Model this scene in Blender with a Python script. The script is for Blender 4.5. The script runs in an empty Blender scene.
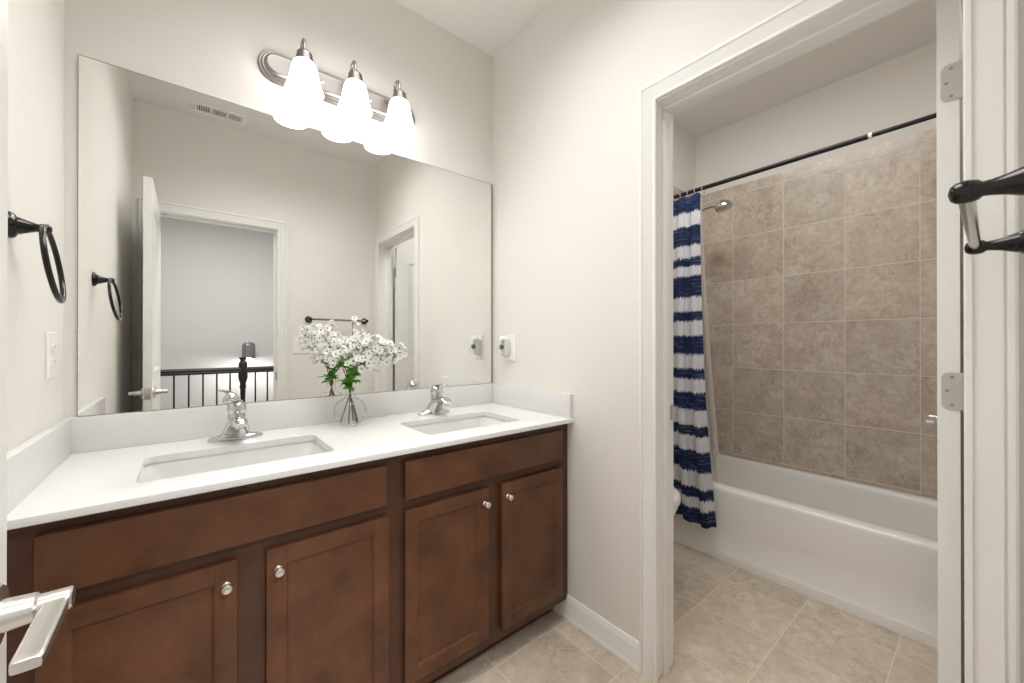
import bpy, bmesh, math, random
from mathutils import Vector, Matrix
S = bpy.context.scene
COL = S.collection
PI = math.pi

# ------------------------------------------------------------------ camera, world, exposure
cam_d = bpy.data.cameras.new('camera'); cam = bpy.data.objects.new('camera', cam_d); COL.objects.link(cam)
cam.location = (0.2855, -1.7102, 1.1915)
cam.rotation_euler = (math.radians(90 + 0.1326), 0, math.radians(50.725 - 90))
cam_d.sensor_width = 36; cam_d.lens = 393.17 / 1024 * 36; cam_d.clip_start = 0.01
S.camera = cam
S.view_settings.view_transform = 'Standard'; S.view_settings.look = 'None'
S.view_settings.gamma = 1; S.view_settings.use_curve_mapping = False
S.view_settings.exposure = 0.32
W_ = bpy.data.worlds.new('world'); S.world = W_; W_.use_nodes = True
W_.node_tree.nodes['Background'].inputs[0].default_value = (1, 1, 1, 1)
W_.node_tree.nodes['Background'].inputs[1].default_value = 0.0
S.cycles.max_bounces = 14; S.cycles.diffuse_bounces = 8; S.cycles.glossy_bounces = 8
S.cycles.transparent_max_bounces = 16; S.cycles.sample_clamp_indirect = 6.0

LAMP = 5.0          # radiance of the vanity shades
def area(name, loc, rot, sx, sy, power, col=(1, 1, 1), spread=180):
    d = bpy.data.lights.new(name, 'AREA'); d.shape = 'RECTANGLE'; d.size = sx; d.size_y = sy
    d.energy = power; d.color = col; d.spread = math.radians(spread)
    o = bpy.data.objects.new(name, d); COL.objects.link(o); o.location = loc; o.rotation_euler = rot
    return o
area('hall_ceiling_fill', (0.6, -2.6, 2.70), (0, 0, 0), 0.5, 0.5, 48, (1.0, 0.985, 0.965))  # added fill for the hall, no ceiling fixture is seen
area('bath_ceiling_fill', (0.80, -0.87, 2.73), (0, 0, 0), 0.9, 0.8, 11, (1.0, 0.985, 0.965), 124)  # added broad fill to even out the walls, its source is unseen
area('tub_room_ceiling_fill', (2.08, -0.95, 2.73), (0, 0, 0), 0.5, 0.9, 9.5, (1.0, 0.99, 0.975), 176)  # added to brighten the tub room, no lamp is seen there

# ------------------------------------------------------------------ room measures
XR, XR2, H, WY = 1.555, 1.672, 2.738, -1.755
XT, YE = 3.25, -0.284            # long tiled wall, tiled end wall
CT, CD = 0.868, 0.577            # worktop height and depth

# ------------------------------------------------------------------ materials
def nodes(name):
    m = bpy.data.materials.new(name); m.use_nodes = True
    nt = m.node_tree; b = nt.nodes['Principled BSDF']
    return m, nt, b
def L(nt, a, b): nt.links.new(a, b)
def node(nt, t, **kw):
    n = nt.nodes.new(t)
    for k, v in kw.items(): setattr(n, k, v)
    return n
def math_n(nt, op, a, b=None):
    n = node(nt, 'ShaderNodeMath', operation=op)
    for i, x in enumerate((a, b)):
        if x is None: continue
        if isinstance(x, (int, float)): n.inputs[i].default_value = x
        else: L(nt, x, n.inputs[i])
    return n.outputs[0]
def mixc(nt, fac, a, b):
    n = node(nt, 'ShaderNodeMix', data_type='RGBA')
    for i, x in ((0, fac), (6, a), (7, b)):
        if isinstance(x, (int, float)): n.inputs[i].default_value = x
        elif isinstance(x, tuple): n.inputs[i].default_value = (*x, 1)
        else: L(nt, x, n.inputs[i])
    return n.outputs[2]
def ramp(nt, fac, stops, interp='LINEAR'):
    n = node(nt, 'ShaderNodeValToRGB'); r = n.color_ramp; r.interpolation = interp
    while len(r.elements) < len(stops): r.elements.new(0.5)
    for e, (p, c) in zip(r.elements, stops):
        e.position = p; e.color = (*c, 1) if isinstance(c, tuple) else (c, c, c, 1)
    L(nt, fac, n.inputs[0]); return n.outputs[0]
def noise(nt, vec, scale, detail=4, rough=0.55, dist=0.0):
    n = node(nt, 'ShaderNodeTexNoise'); n.inputs['Scale'].default_value = scale
    n.inputs['Detail'].default_value = detail; n.inputs['Roughness'].default_value = rough
    n.inputs['Distortion'].default_value = dist
    if vec is not None: L(nt, vec, n.inputs['Vector'])
    return n.outputs['Fac']
def bump(nt, b, h, strength=0.1, dist=0.01):
    n = node(nt, 'ShaderNodeBump'); n.inputs['Strength'].default_value = strength
    n.inputs['Distance'].default_value = dist; L(nt, h, n.inputs['Height']); L(nt, n.outputs[0], b.inputs['Normal'])
def plain(name, col, rough=0.5, metal=0.0, coat=0.0, spec=0.5, var=0.0, vscale=8):
    m, nt, b = nodes(name)
    b.inputs['Roughness'].default_value = rough; b.inputs['Metallic'].default_value = metal
    b.inputs['Coat Weight'].default_value = coat; b.inputs['Specular IOR Level'].default_value = spec
    tc = node(nt, 'ShaderNodeTexCoord').outputs['Object']
    f = noise(nt, tc, vscale, 3)
    v = max(var, 0.012)
    c = mixc(nt, f, tuple(max(0, x * (1 - v)) for x in col), tuple(min(1, x * (1 + v)) for x in col))
    L(nt, c, b.inputs['Base Color'])
    return m
def paint(name, col, rough=0.6):
    m, nt, b = nodes(name); tc = node(nt, 'ShaderNodeTexCoord').outputs['Object']
    b.inputs['Roughness'].default_value = rough; b.inputs['Specular IOR Level'].default_value = 0.3
    f = noise(nt, tc, 3, 3)
    L(nt, mixc(nt, f, tuple(x * 0.985 for x in col), tuple(min(1, x * 1.015) for x in col)), b.inputs['Base Color'])
    bump(nt, b, noise(nt, tc, 320, 2), 0.05, 0.002)
    return m
def tile(name, axes, off, size, cols, grout, gw=0.0035, rough=0.3, half=None, vein=1.0, stain=None):
    """square tiles laid on two world axes; half = height of the half-offset border row"""
    m, nt, b = nodes(name); geo = node(nt, 'ShaderNodeNewGeometry').outputs['Position']
    sp = node(nt, 'ShaderNodeSeparateXYZ'); L(nt, geo, sp.inputs[0])
    o = {'x': 0, 'y': 1, 'z': 2}
    U, V = sp.outputs[o[axes[0]]], sp.outputs[o[axes[1]]]
    u = math_n(nt, 'DIVIDE', math_n(nt, 'SUBTRACT', U, off[0]), size[0])
    v = math_n(nt, 'DIVIDE', math_n(nt, 'SUBTRACT', V, off[1]), size[1])
    if half:
        up = math_n(nt, 'GREATER_THAN', V, half)
        u = math_n(nt, 'ADD', u, math_n(nt, 'MULTIPLY', up, 0.5))
    fu, fv = math_n(nt, 'FLOOR', u), math_n(nt, 'FLOOR', v)
    du = math_n(nt, 'ABSOLUTE', math_n(nt, 'SUBTRACT', math_n(nt, 'SUBTRACT', u, fu), 0.5))
    dv = math_n(nt, 'ABSOLUTE', math_n(nt, 'SUBTRACT', math_n(nt, 'SUBTRACT', v, fv), 0.5))
    edge = math_n(nt, 'GREATER_THAN', math_n(nt, 'MAXIMUM', du, dv), 0.5 - gw / 2 / size[0])
    cmb = node(nt, 'ShaderNodeCombineXYZ'); L(nt, fu, cmb.inputs[0]); L(nt, fv, cmb.inputs[1])
    wn = node(nt, 'ShaderNodeTexWhiteNoise'); L(nt, cmb.outputs[0], wn.inputs['Vector'])
    add = node(nt, 'ShaderNodeVectorMath', operation='MULTIPLY_ADD')
    L(nt, wn.outputs['Color'], add.inputs[0]); add.inputs[1].default_value = (7, 7, 7); L(nt, geo, add.inputs[2])
    P = add.outputs[0]
    n1 = noise(nt, P, 8, 7, 0.65, 0.3); n2 = noise(nt, P, 34, 6, 0.7, 0.4); n3 = noise(nt, P, 7, 9, 0.68, 0.5)
    base = mixc(nt, ramp(nt, n1, [(0.36, 0.0), (0.64, 1.0)]), cols[0], cols[1])
    base = mixc(nt, math_n(nt, 'MULTIPLY', ramp(nt, n2, [(0.42, 0.0), (0.66, 1.0)]), 0.62), base, cols[2])
    ridge = math_n(nt, 'ABSOLUTE', math_n(nt, 'SUBTRACT', n3, 0.5))
    vm = math_n(nt, 'MULTIPLY', ramp(nt, ridge, [(0.0, 1.0), (0.028, 0.0)]), 0.46 * vein)
    n4 = noise(nt, P, 5, 2, 0.5)
    vm = math_n(nt, 'MULTIPLY', vm, ramp(nt, n4, [(0.45, 0.0), (0.62, 1.0)]))
    base = mixc(nt, vm, base, cols[3])
    if stain:
        vd = node(nt, 'ShaderNodeVectorMath', operation='DISTANCE'); L(nt, geo, vd.inputs[0]); vd.inputs[1].default_value = stain
        ds = math_n(nt, 'ADD', vd.outputs['Value'], math_n(nt, 'MULTIPLY', math_n(nt, 'SUBTRACT', n2, 0.5), 0.05))
        base = mixc(nt, math_n(nt, 'MULTIPLY', ramp(nt, ds, [(0.02, 1.0), (0.085, 0.0)]), 0.5), base, (0.24, 0.16, 0.085))
    hsv = node(nt, 'ShaderNodeHueSaturation'); L(nt, base, hsv.inputs['Color'])
    L(nt, math_n(nt, 'ADD', math_n(nt, 'MULTIPLY', wn.outputs['Value'], 0.12), 0.94), hsv.inputs['Value'])
    L(nt, mixc(nt, edge, hsv.outputs[0], grout), b.inputs['Base Color'])
    L(nt, math_n(nt, 'ADD', math_n(nt, 'MULTIPLY', edge, 0.4), rough), b.inputs['Roughness'])
    bump(nt, b, math_n(nt, 'SUBTRACT', math_n(nt, 'MULTIPLY', n2, 0.08), edge), 0.25, 0.0015)
    return m
def wood(name, dark, mid, light, axis='z', rough=0.34):
    m, nt, b = nodes(name); tc = node(nt, 'ShaderNodeTexCoord').outputs['Object']
    mp = node(nt, 'ShaderNodeMapping'); L(nt, tc, mp.inputs[0])
    mp.inputs['Scale'].default_value = (60, 60, 3.5) if axis == 'z' else (3.5, 60, 60)
    g = noise(nt, mp.outputs[0], 1.0, 5, 0.6, 0.3)
    bl = noise(nt, tc, 9, 4, 0.6)
    c = mixc(nt, ramp(nt, bl, [(0.32, 0.0), (0.7, 1.0)]), dark, light)
    c = mixc(nt, math_n(nt, 'MULTIPLY', ramp(nt, g, [(0.3, 0.0), (0.7, 1.0)]), 0.55), c, mid)
    L(nt, c, b.inputs['Base Color']); b.inputs['Roughness'].default_value = rough
    b.inputs['Specular IOR Level'].default_value = 0.4
    bump(nt, b, g, 0.04, 0.001)
    return m

M = {}
M['wall'] = paint('wall_paint', (0.785, 0.767, 0.732))
M['ceil'] = paint('ceiling_paint', (0.80, 0.79, 0.765), 0.8)
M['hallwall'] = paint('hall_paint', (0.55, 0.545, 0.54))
M['trim'] = plain('white_trim_paint', (0.84, 0.835, 0.82), 0.32)
M['door'] = plain('white_door_paint', (0.82, 0.815, 0.80), 0.35)
M['floor'] = tile('floor_tile', 'xy', (1.46, -0.551), (0.307, 0.307),
                  ((0.51, 0.43, 0.345), (0.65, 0.57, 0.475), (0.46, 0.37, 0.28), (0.27, 0.195, 0.13)), (0.68, 0.60, 0.48), 0.004, 0.33)
TC = ((0.52, 0.445, 0.37), (0.68, 0.61, 0.53), (0.42, 0.34, 0.265), (0.26, 0.19, 0.135))
M['tile_y'] = tile('shower_tile_long', 'yz', (-0.552, 0.7125), (0.306, 0.3027), TC, (0.70, 0.63, 0.54), 0.004, 0.22, half=2.226, stain=(3.242, -0.448, 1.80))
M['tile_x'] = tile('shower_tile_end', 'xz', (3.245, 0.7125), (0.306, 0.3027), TC, (0.70, 0.63, 0.54), 0.004, 0.22, half=2.226)
M['wood'] = wood('stained_wood', (0.064, 0.0238, 0.0105), (0.096, 0.036, 0.0158), (0.15, 0.0595, 0.0262))
M['wood_shaded'] = wood('shaded_frame_wood', (0.055, 0.021, 0.011), (0.072, 0.028, 0.014), (0.098, 0.039, 0.020))  # cabinet wood with the shade behind the doors put into its colour
M['woodh'] = wood('stained_wood_level', (0.064, 0.0238, 0.0105), (0.096, 0.036, 0.0158), (0.15, 0.0595, 0.0262), 'x')
M['rail'] = wood('dark_rail_wood', (0.012, 0.007, 0.005), (0.016, 0.009, 0.006), (0.022, 0.012, 0.008), 'x', 0.4)
M['marble'] = plain('cultured_marble', (0.725, 0.725, 0.722), 0.22, var=0.02, vscale=5)
M['basin'] = plain('basin_shaded', (0.67, 0.67, 0.668), 0.15)  # worktop white, greyed to carry the shade inside the bowls
M['porcelain'] = plain('tub_enamel', (0.84, 0.825, 0.80), 0.16)
M['chrome'] = plain('chrome', (0.60, 0.60, 0.61), 0.08, 1.0)
M['nickel'] = plain('brushed_nickel', (0.34, 0.32, 0.305), 0.30, 1.0)
M['satin'] = plain('satin_nickel', (0.74, 0.72, 0.69), 0.27, 1.0)
M['zinc'] = plain('hinge_metal', (0.55, 0.535, 0.51), 0.42, 0.8)
M['bronze'] = plain('oil_rubbed_bronze', (0.018, 0.016, 0.016), 0.25, 0.7, coat=0.3, var=0.2)
M['barmetal'] = plain('polished_dark_bar', (0.32, 0.31, 0.30), 0.16, 1.0)
M['black'] = plain('black_metal', (0.01, 0.01, 0.012), 0.35, 0.3)
M['dark'] = plain('dark_recess', (0.015, 0.013, 0.012), 0.8)
M['plastic'] = plain('white_plastic', (0.85, 0.845, 0.83), 0.3)
M['slot'] = plain('grey_slot', (0.30, 0.30, 0.30), 0.5)
M['edge_shade'] = plain('edge_and_wall_shade', (0.27, 0.25, 0.22), 0.45, 0.4)  # edge tone, darkened to carry the shade on the wall strip
M['green'] = plain('leaf_green', (0.13, 0.36, 0.05), 0.45, var=0.35, vscale=40)
M['stem'] = plain('twig_brown', (0.13, 0.085, 0.06), 0.6, var=0.2)
M['twig'] = plain('twig_green', (0.28, 0.24, 0.14), 0.6, var=0.2)
m = bpy.data.materials.new('white_petal'); m.use_nodes = True; nt = m.node_tree; nt.nodes.clear()
o_ = node(nt, 'ShaderNodeOutputMaterial'); d_ = node(nt, 'ShaderNodeBsdfDiffuse'); t_ = node(nt, 'ShaderNodeBsdfTranslucent'); x_ = node(nt, 'ShaderNodeMixShader')
d_.inputs[0].default_value = (0.93, 0.93, 0.91, 1); t_.inputs[0].default_value = (0.93, 0.93, 0.90, 1); x_.inputs[0].default_value = 0.4
L(nt, d_.outputs[0], x_.inputs[1]); L(nt, t_.outputs[0], x_.inputs[2]); L(nt, x_.outputs[0], o_.inputs[0]); M['petal'] = m
M['pollen'] = plain('flower_centre', (0.20, 0.21, 0.08), 0.7)
M['slab'] = M['marble']
m, nt, b = nodes('mirror_glass'); b.inputs['Metallic'].default_value = 1; b.inputs['Roughness'].default_value = 0.0
b.inputs['Base Color'].default_value = (0.90, 0.905, 0.89, 1); M['mirror'] = m
def clear(name, tint, gloss=0.06, body=0.0, bodycol=(0.9, 0.9, 0.9)):
    m = bpy.data.materials.new(name); m.use_nodes = True; nt = m.node_tree; nt.nodes.clear()
    out = node(nt, 'ShaderNodeOutputMaterial'); tr = node(nt, 'ShaderNodeBsdfTransparent'); tr.inputs[0].default_value = (*tint, 1)
    gl = node(nt, 'ShaderNodeBsdfGlossy'); gl.inputs['Roughness'].default_value = 0.03
    lw = node(nt, 'ShaderNodeLayerWeight'); lw.inputs[0].default_value = 0.12
    f = math_n(nt, 'MULTIPLY', lw.outputs['Fresnel'], 0.42); f = math_n(nt, 'MINIMUM', math_n(nt, 'ADD', f, gloss * 0.3), 1.0)
    mx = node(nt, 'ShaderNodeMixShader'); L(nt, f, mx.inputs[0]); L(nt, tr.outputs[0], mx.inputs[1]); L(nt, gl.outputs[0], mx.inputs[2])
    res = mx.outputs[0]
    if body:
        df = node(nt, 'ShaderNodeBsdfTranslucent'); df.inputs[0].default_value = (*bodycol, 1)
        d2 = node(nt, 'ShaderNodeBsdfDiffuse'); d2.inputs[0].default_value = (*bodycol, 1)
        m1 = node(nt, 'ShaderNodeMixShader'); m1.inputs[0].default_value = 0.5; L(nt, df.outputs[0], m1.inputs[1]); L(nt, d2.outputs[0], m1.inputs[2])
        m2 = node(nt, 'ShaderNodeMixShader'); m2.inputs[0].default_value = body; L(nt, res, m2.inputs[1]); L(nt, m1.outputs[0], m2.inputs[2]); res = m2.outputs[0]
    L(nt, res, out.inputs[0]); return m
M['glass'] = clear('clear_glass', (0.985, 0.99, 0.988), 0.05)
M['liner'] = clear('frosted_liner', (0.97, 0.97, 0.97), 0.02, 0.55, (0.88, 0.85, 0.83))
def emit(name, col, strength):
    m, nt, b = nodes(name); b.inputs['Base Color'].default_value = (0.9, 0.9, 0.88, 1); b.inputs['Roughness'].default_value = 0.4
    b.inputs['Emission Color'].default_value = (*col, 1); b.inputs['Emission Strength'].default_value = strength; return m
M['shade'] = emit('lit_opal_glass', (1.0, 0.98, 0.95), LAMP)
M['bulb'] = emit('lit_bulb', (1.0, 0.96, 0.90), LAMP * 10)
M['sconcebulb'] = emit('lit_sconce_bulb', (1.0, 0.98, 0.95), 900)
# shower curtain cloth: woven navy and white bands by height on the cloth itself
def curtain_mat():
    m, nt, b = nodes('banded_curtain_cloth'); tc = node(nt, 'ShaderNodeTexCoord').outputs['Object']
    geo = node(nt, 'ShaderNodeUVMap'); sp = node(nt, 'ShaderNodeSeparateXYZ'); L(nt, geo.outputs[0], sp.inputs[0])
    mp = node(nt, 'ShaderNodeMapping'); L(nt, geo.outputs[0], mp.inputs[0]); mp.inputs['Scale'].default_value = (160, 14, 1)
    jag = noise(nt, mp.outputs[0], 1.0, 3, 0.6)
    h = math_n(nt, 'ADD', sp.outputs[1], math_n(nt, 'MULTIPLY', math_n(nt, 'SUBTRACT', jag, 0.5), 0.062))
    bands = [(2.052, 1.945), (1.869, 1.755), (1.68, 1.629), (1.572, 1.451), (1.366, 1.308), (1.228, 1.122), (1.039, .979), (.904, .805), (.719, .662), (.579, .462), (.376, .319), (.262, .13)]
    stops = [(0.0, 1.0)]
    for hi, lo in reversed(bands): stops += [(lo / 2.1, 1.0), (hi / 2.1, 0.0)]
    f = ramp(nt, math_n(nt, 'DIVIDE', h, 2.1), stops, 'CONSTANT')
    mp2 = node(nt, 'ShaderNodeMapping'); L(nt, geo.outputs[0], mp2.inputs[0]); mp2.inputs['Scale'].default_value = (5, 130, 1)
    th = noise(nt, mp2.outputs[0], 1.0, 3, 0.6)
    streak = ramp(nt, th, [(0.56, 0.0), (0.63, 1.0)])
    white = mixc(nt, noise(nt, mp.outputs[0], 2.0, 2), (0.46, 0.46, 0.52), (0.72, 0.71, 0.73))
    navy = mixc(nt, math_n(nt, 'MULTIPLY', streak, 0.6), (0.012, 0.020, 0.056), (0.22, 0.25, 0.36))
    navy = mixc(nt, math_n(nt, 'MULTIPLY', jag, 0.5), navy, (0.02, 0.036, 0.10))
    L(nt, mixc(nt, f, white, navy), b.inputs['Base Color'])
    b.inputs['Roughness'].default_value = 0.85; b.inputs['Specular IOR Level'].default_value = 0.15
    return m
# ramp f is 1 inside a blue band (lo..hi)
M['curtain'] = curtain_mat()

# ------------------------------------------------------------------ helpers
ORG = {}
def link(o): COL.objects.link(o); return o
def mk(name, bm, mat, parent=None, angle=35, kind=None):
    """one mesh object; bm is in world coordinates and is moved into its root's frame"""
    bmesh.ops.recalc_face_normals(bm, faces=bm.faces)
    org = ORG.get(parent.name, Vector()) if parent else Vector()
    if org.length: bmesh.ops.translate(bm, verts=bm.verts, vec=-org)
    me = bpy.data.meshes.new(name); bm.to_mesh(me); bm.free()
    for mm in (mat if isinstance(mat, (list, tuple)) else [mat]): me.materials.append(mm)
    me.shade_smooth(); me.set_sharp_from_angle(angle=math.radians(angle))
    o = link(bpy.data.objects.new(name, me))
    if parent: o.parent = parent; ORG[o.name] = org
    if kind: o['kind'] = kind
    return o
def thing(name, label, cat, loc, group=None):
    o = link(bpy.data.objects.new(name, None)); o.location = loc; o.empty_display_size = 0.05
    ORG[o.name] = Vector(loc); tag(o, label, cat, group); return o
def tag(o, label, cat, group=None):
    o['label'] = label; o['category'] = cat
    if group: o['group'] = group
    return o
def rehome(o, loc):
    """put a single-mesh thing's origin at loc"""
    o.data.transform(Matrix.Translation(-Vector(loc))); o.location = loc; return o
def bx(bm, x0, x1, y0, y1, z0, z1, bev=0.0, seg=2):
    t = bmesh.new()
    vs = [t.verts.new((x, y, z)) for z in (z0, z1) for y in (y0, y1) for x in (x0, x1)]
    for f in ((0, 2, 3, 1), (4, 5, 7, 6), (0, 1, 5, 4), (2, 6, 7, 3), (0, 4, 6, 2), (1, 3, 7, 5)): t.faces.new([vs[i] for i in f])
    if bev: bmesh.ops.bevel(t, geom=t.edges[:], offset=bev, segments=seg, affect='EDGES', profile=0.6)
    join(bm, t)
def join(bm, t, mi=0):
    bmesh.ops.recalc_face_normals(t, faces=t.faces)
    mp = {v: bm.verts.new(v.co) for v in t.verts}
    for f in t.faces:
        try:
            g = bm.faces.new([mp[v] for v in f.verts]); g.material_index = mi if mi else f.material_index
        except ValueError: pass
    t.free()
def loft(bm, loops, cap0=True, cap1=True, close=True, mi=0):
    t = bmesh.new(); R = [[t.verts.new(p) for p in l] for l in loops]; n = len(R[0])
    for a, b_ in zip(R, R[1:]):
        for i in range(n if close else n - 1):
            j = (i + 1) % n
            try: t.faces.new((a[i], a[j], b_[j], b_[i]))
            except ValueError: pass
    if cap0 and close: t.faces.new(R[0])
    if cap1 and close: t.faces.new(R[-1])
    join(bm, t, mi)
def lathe(bm, prof, origin, axis=(0, 0, 1), seg=24, cap0=True, cap1=True, mi=0):
    """prof = [(radius, distance along axis)]"""
    a = Vector(axis).normalized(); q = Vector((0, 0, 1)).rotation_difference(a); o = Vector(origin)
    loops = [[o + q @ Vector((r * math.cos(2 * PI * i / seg), r * math.sin(2 * PI * i / seg), h)) for i in range(seg)] for r, h in prof]
    loft(bm, loops, cap0, cap1, True, mi)
def tube(bm, pts, rad, seg=10, caps=True, closed=False, mi=0):
    P = [Vector(p) for p in pts]; n = len(P); rr = rad if isinstance(rad, (list, tuple)) else [rad] * n
    loops = []; up = None
    for i, p in enumerate(P):
        d = (P[(i + 1) % n] - P[i - 1]) if closed else (P[min(i + 1, n - 1)] - P[max(i - 1, 0)])
        d.normalize()
        if up is None: up = Vector((0, 0, 1)) if abs(d.z) < 0.9 else Vector((1, 0, 0))
        s = d.cross(up)
        if s.length < 1e-5: s = d.cross(Vector((0, 1, 0)))
        s.normalize(); up = s.cross(d).normalized()
        loops.append([p + (s * math.cos(2 * PI * k / seg) + up * math.sin(2 * PI * k / seg)) * rr[i] for k in range(seg)])
    if closed: loops.append(loops[0]); loft(bm, loops, False, False, True, mi); bmesh.ops.remove_doubles(bm, verts=bm.verts, dist=1e-6)
    else: loft(bm, loops, caps, caps, True, mi)
def bez(p0, p1, p2, p3, n=14):
    p0, p1, p2, p3 = map(Vector, (p0, p1, p2, p3)); out = []
    for i in range(n + 1):
        t = i / n; out.append(p0 * (1 - t) ** 3 + p1 * 3 * t * (1 - t) ** 2 + p2 * 3 * t * t * (1 - t) + p3 * t ** 3)
    return out
def rrect(cx, cy, hx, hy, r, z, n=6):
    pts = []
    for qx, qy, a0 in ((1, 1, 0), (-1, 1, PI / 2), (-1, -1, PI), (1, -1, 1.5 * PI)):
        for i in range(n + 1):
            a = a0 + PI / 2 * i / n
            pts.append((cx + qx * (hx - r) + r * math.cos(a), cy + qy * (hy - r) + r * math.sin(a), z))
    return pts
def casing(bm, s0, s1, zt, prof, place, zb=0.0, wide0=1.0):
    """mitred moulding round an opening; prof = [(offset out from the opening, depth off the wall)]; place(s, depth, z) -> point"""
    loops = []
    for k in range(4):
        l = []
        for u, d in prof:
            w = u * wide0
            s, z = ((s0 - w, zb), (s0 - w, zt + u), (s1 + u, zt + u), (s1 + u, zb))[k]
            l.append(place(s, d, z))
        loops.append(l)
    loft(bm, loops)
PROF = [(0.0, 0.0), (0.0, 0.011), (0.003, 0.0135), (0.010, 0.0135), (0.012, 0.007), (0.016, 0.0075), (0.026, 0.0125),
        (0.040, 0.016), (0.047, 0.0185), (0.050, 0.0125), (0.053, 0.0185), (0.060, 0.0185), (0.064, 0.015), (0.064, 0.0)]

# ------------------------------------------------------------------ the room shell
def shell(name, boxes, mat):
    bm = bmesh.new()
    for q in boxes: bx(bm, *q)
    return mk(name, bm, mat, kind='structure')
T = 0.1
shell('floor', [(-T, XT + T, -1.87, T, -T, 0.0)], M['floor'])
shell('ceiling', [(-T, XT + T, -1.87, T, H, H + T)], M['ceil'])
shell('wall_back', [(-T, XT + T, 0.0, T, 0, H)], M['wall'])
shell('wall_left', [(-T, 0, -1.755, 0.0, 0, H)], M['wall'])
OY0, OY1, OZ = -1.681, -0.958, 2.037       # tub room doorway
shell('wall_right', [(XR, XR2, OY1 + 0.018, 0, 0, H), (XR, XR2, WY, OY0 - 0.018, 0, H), (XR, XR2, OY0 - 0.018, OY1 + 0.018, OZ + 0.018, H)], M['wall'])
EX0, EX1, EZ = 0.095, 0.795, 2.046         # entry doorway
shell('wall_entry', [(-T, EX0 - 0.018, -1.87, WY, 0, H), (EX1 + 0.018, XR2, -1.87, WY, 0, H), (EX0 - 0.018, EX1 + 0.018, -1.87, WY, EZ + 0.018, H)], M['wall'])
shell('wall_tub_end', [(2.46, XT, YE, 0, 0, H)], M['wall'])
shell('wall_tub_long', [(XT, XT + T, -1.87, 0.0, 0, H)], M['wall'])
shell('wall_tub_near', [(XR2, XT, -1.87, -1.808, 0, H)], M['wall'])
shell('wall_tile_long', [(XT - 0.008, XT, -1.808, YE, 0.36, 2.29)], M['tile_y'])
shell('wall_tile_end', [(2.462, XT - 0.008, YE - 0.008, YE, 0.36, 2.29)], M['tile_x'])
shell('wall_tile_near', [(2.462, XT - 0.008, -1.808, -1.80, 0.36, 2.29)], M['tile_x'])
# hall beyond the entry door
shell('floor_hall', [(-1.6, 2.6, -2.92, -1.87, -0.25, 0.0)], plain('hall_carpet', (0.36, 0.33, 0.29), 0.95, var=0.1, vscale=200))
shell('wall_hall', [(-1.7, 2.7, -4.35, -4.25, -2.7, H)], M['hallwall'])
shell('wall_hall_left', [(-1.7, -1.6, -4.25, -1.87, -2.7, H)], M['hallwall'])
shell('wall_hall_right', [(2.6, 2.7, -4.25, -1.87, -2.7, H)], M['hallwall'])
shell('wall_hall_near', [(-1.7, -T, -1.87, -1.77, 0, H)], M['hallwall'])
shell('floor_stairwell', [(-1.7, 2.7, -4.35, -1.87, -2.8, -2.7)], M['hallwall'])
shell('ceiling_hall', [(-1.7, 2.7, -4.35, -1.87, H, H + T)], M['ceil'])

# trims: casings with their jambs
bm = bmesh.new(); casing(bm, -1.6715, -0.965, OZ + 0.004, PROF, lambda s, d, z: (XR - d, s, z), wide0=1.11)
t1 = mk('trim_1', bm, M['trim'], kind='structure')
bm = bmesh.new()
for a in (OY0 - 0.018, OY1): bx(bm, XR - 0.0005, XR2 + 0.0005, a, a + 0.018, 0, OZ + 0.018)
bx(bm, XR - 0.0005, XR2 + 0.0005, OY0, OY1, OZ, OZ + 0.018)
SX0, SX1 = XR + 0.045, XR + 0.08
bx(bm, SX0, SX1, OY0, OY0 + 0.011, 0, OZ - 0.011, 0.002); bx(bm, SX0, SX1, OY1 - 0.010, OY1, 0, OZ - 0.011, 0.002); bx(bm, SX0, SX1, OY0, OY1, OZ - 0.011, OZ, 0.002)
mk('jamb', bm, M['trim'], t1)
bm = bmesh.new(); bx(bm, XR2 - 0.032, XR2 - 0.004, OY1 - 0.0025, OY1 - 0.0002, 0.905, 0.962, 0.001)
o = mk('strike_plate', bm, M['zinc'], t1)
bm = bmesh.new(); casing(bm, OY0 - 0.004, OY1 + 0.004, OZ + 0.004, PROF, lambda s, d, z: (XR2 + d, s, z))
mk('trim_2', bm, M['trim'], kind='structure')
bm = bmesh.new(); casing(bm, EX0 - 0.004, EX1 + 0.004, EZ + 0.004, PROF, lambda s, d, z: (s, WY + d, z))
t3 = mk('trim_3', bm, M['trim'], kind='structure')
bm = bmesh.new()
for a in (EX0 - 0.018, EX1): bx(bm, a, a + 0.018, -1.871, WY + 0.0005, 0, EZ + 0.018)
bx(bm, EX0, EX1, -1.871, WY + 0.0005, EZ, EZ + 0.018)
bx(bm, EX0, EX0 + 0.011, -1.83, -1.80, 0, EZ - 0.011, 0.002); bx(bm, EX1 - 0.011, EX1, -1.83, -1.80, 0, EZ - 0.011, 0.002); bx(bm, EX0, EX1, -1.83, -1.80, EZ - 0.011, EZ, 0.002)
mk('jamb', bm, M['trim'], t3)
bm = bmesh.new(); bx(bm, EX1 - 0.0025, EX1 - 0.0002, -1.79, -1.762, 0.905, 0.965, 0.001); mk('strike_plate', bm, M['bronze'], t3)
def base_run(name, p0, p1, nrm):
    """baseboard with a moulded top and a shoe between two floor points, nrm = direction off the wall"""
    pr = [(0, 0), (0.019, 0), (0.019, 0.008), (0.014, 0.017), (0.0125, 0.020), (0.0125, 0.076), (0.010, 0.083), (0.0075, 0.088), (0.0065, 0.094), (0.004, 0.098), (0, 0.098)]
    p0, p1, nn = Vector(p0), Vector(p1), Vector(nrm); bm = bmesh.new()
    loft(bm, [[p + nn * d + Vector((0, 0, z)) for d, z in pr] for p in (p0, p1)])
    return mk(name, bm, M['trim'], kind='structure')
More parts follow.
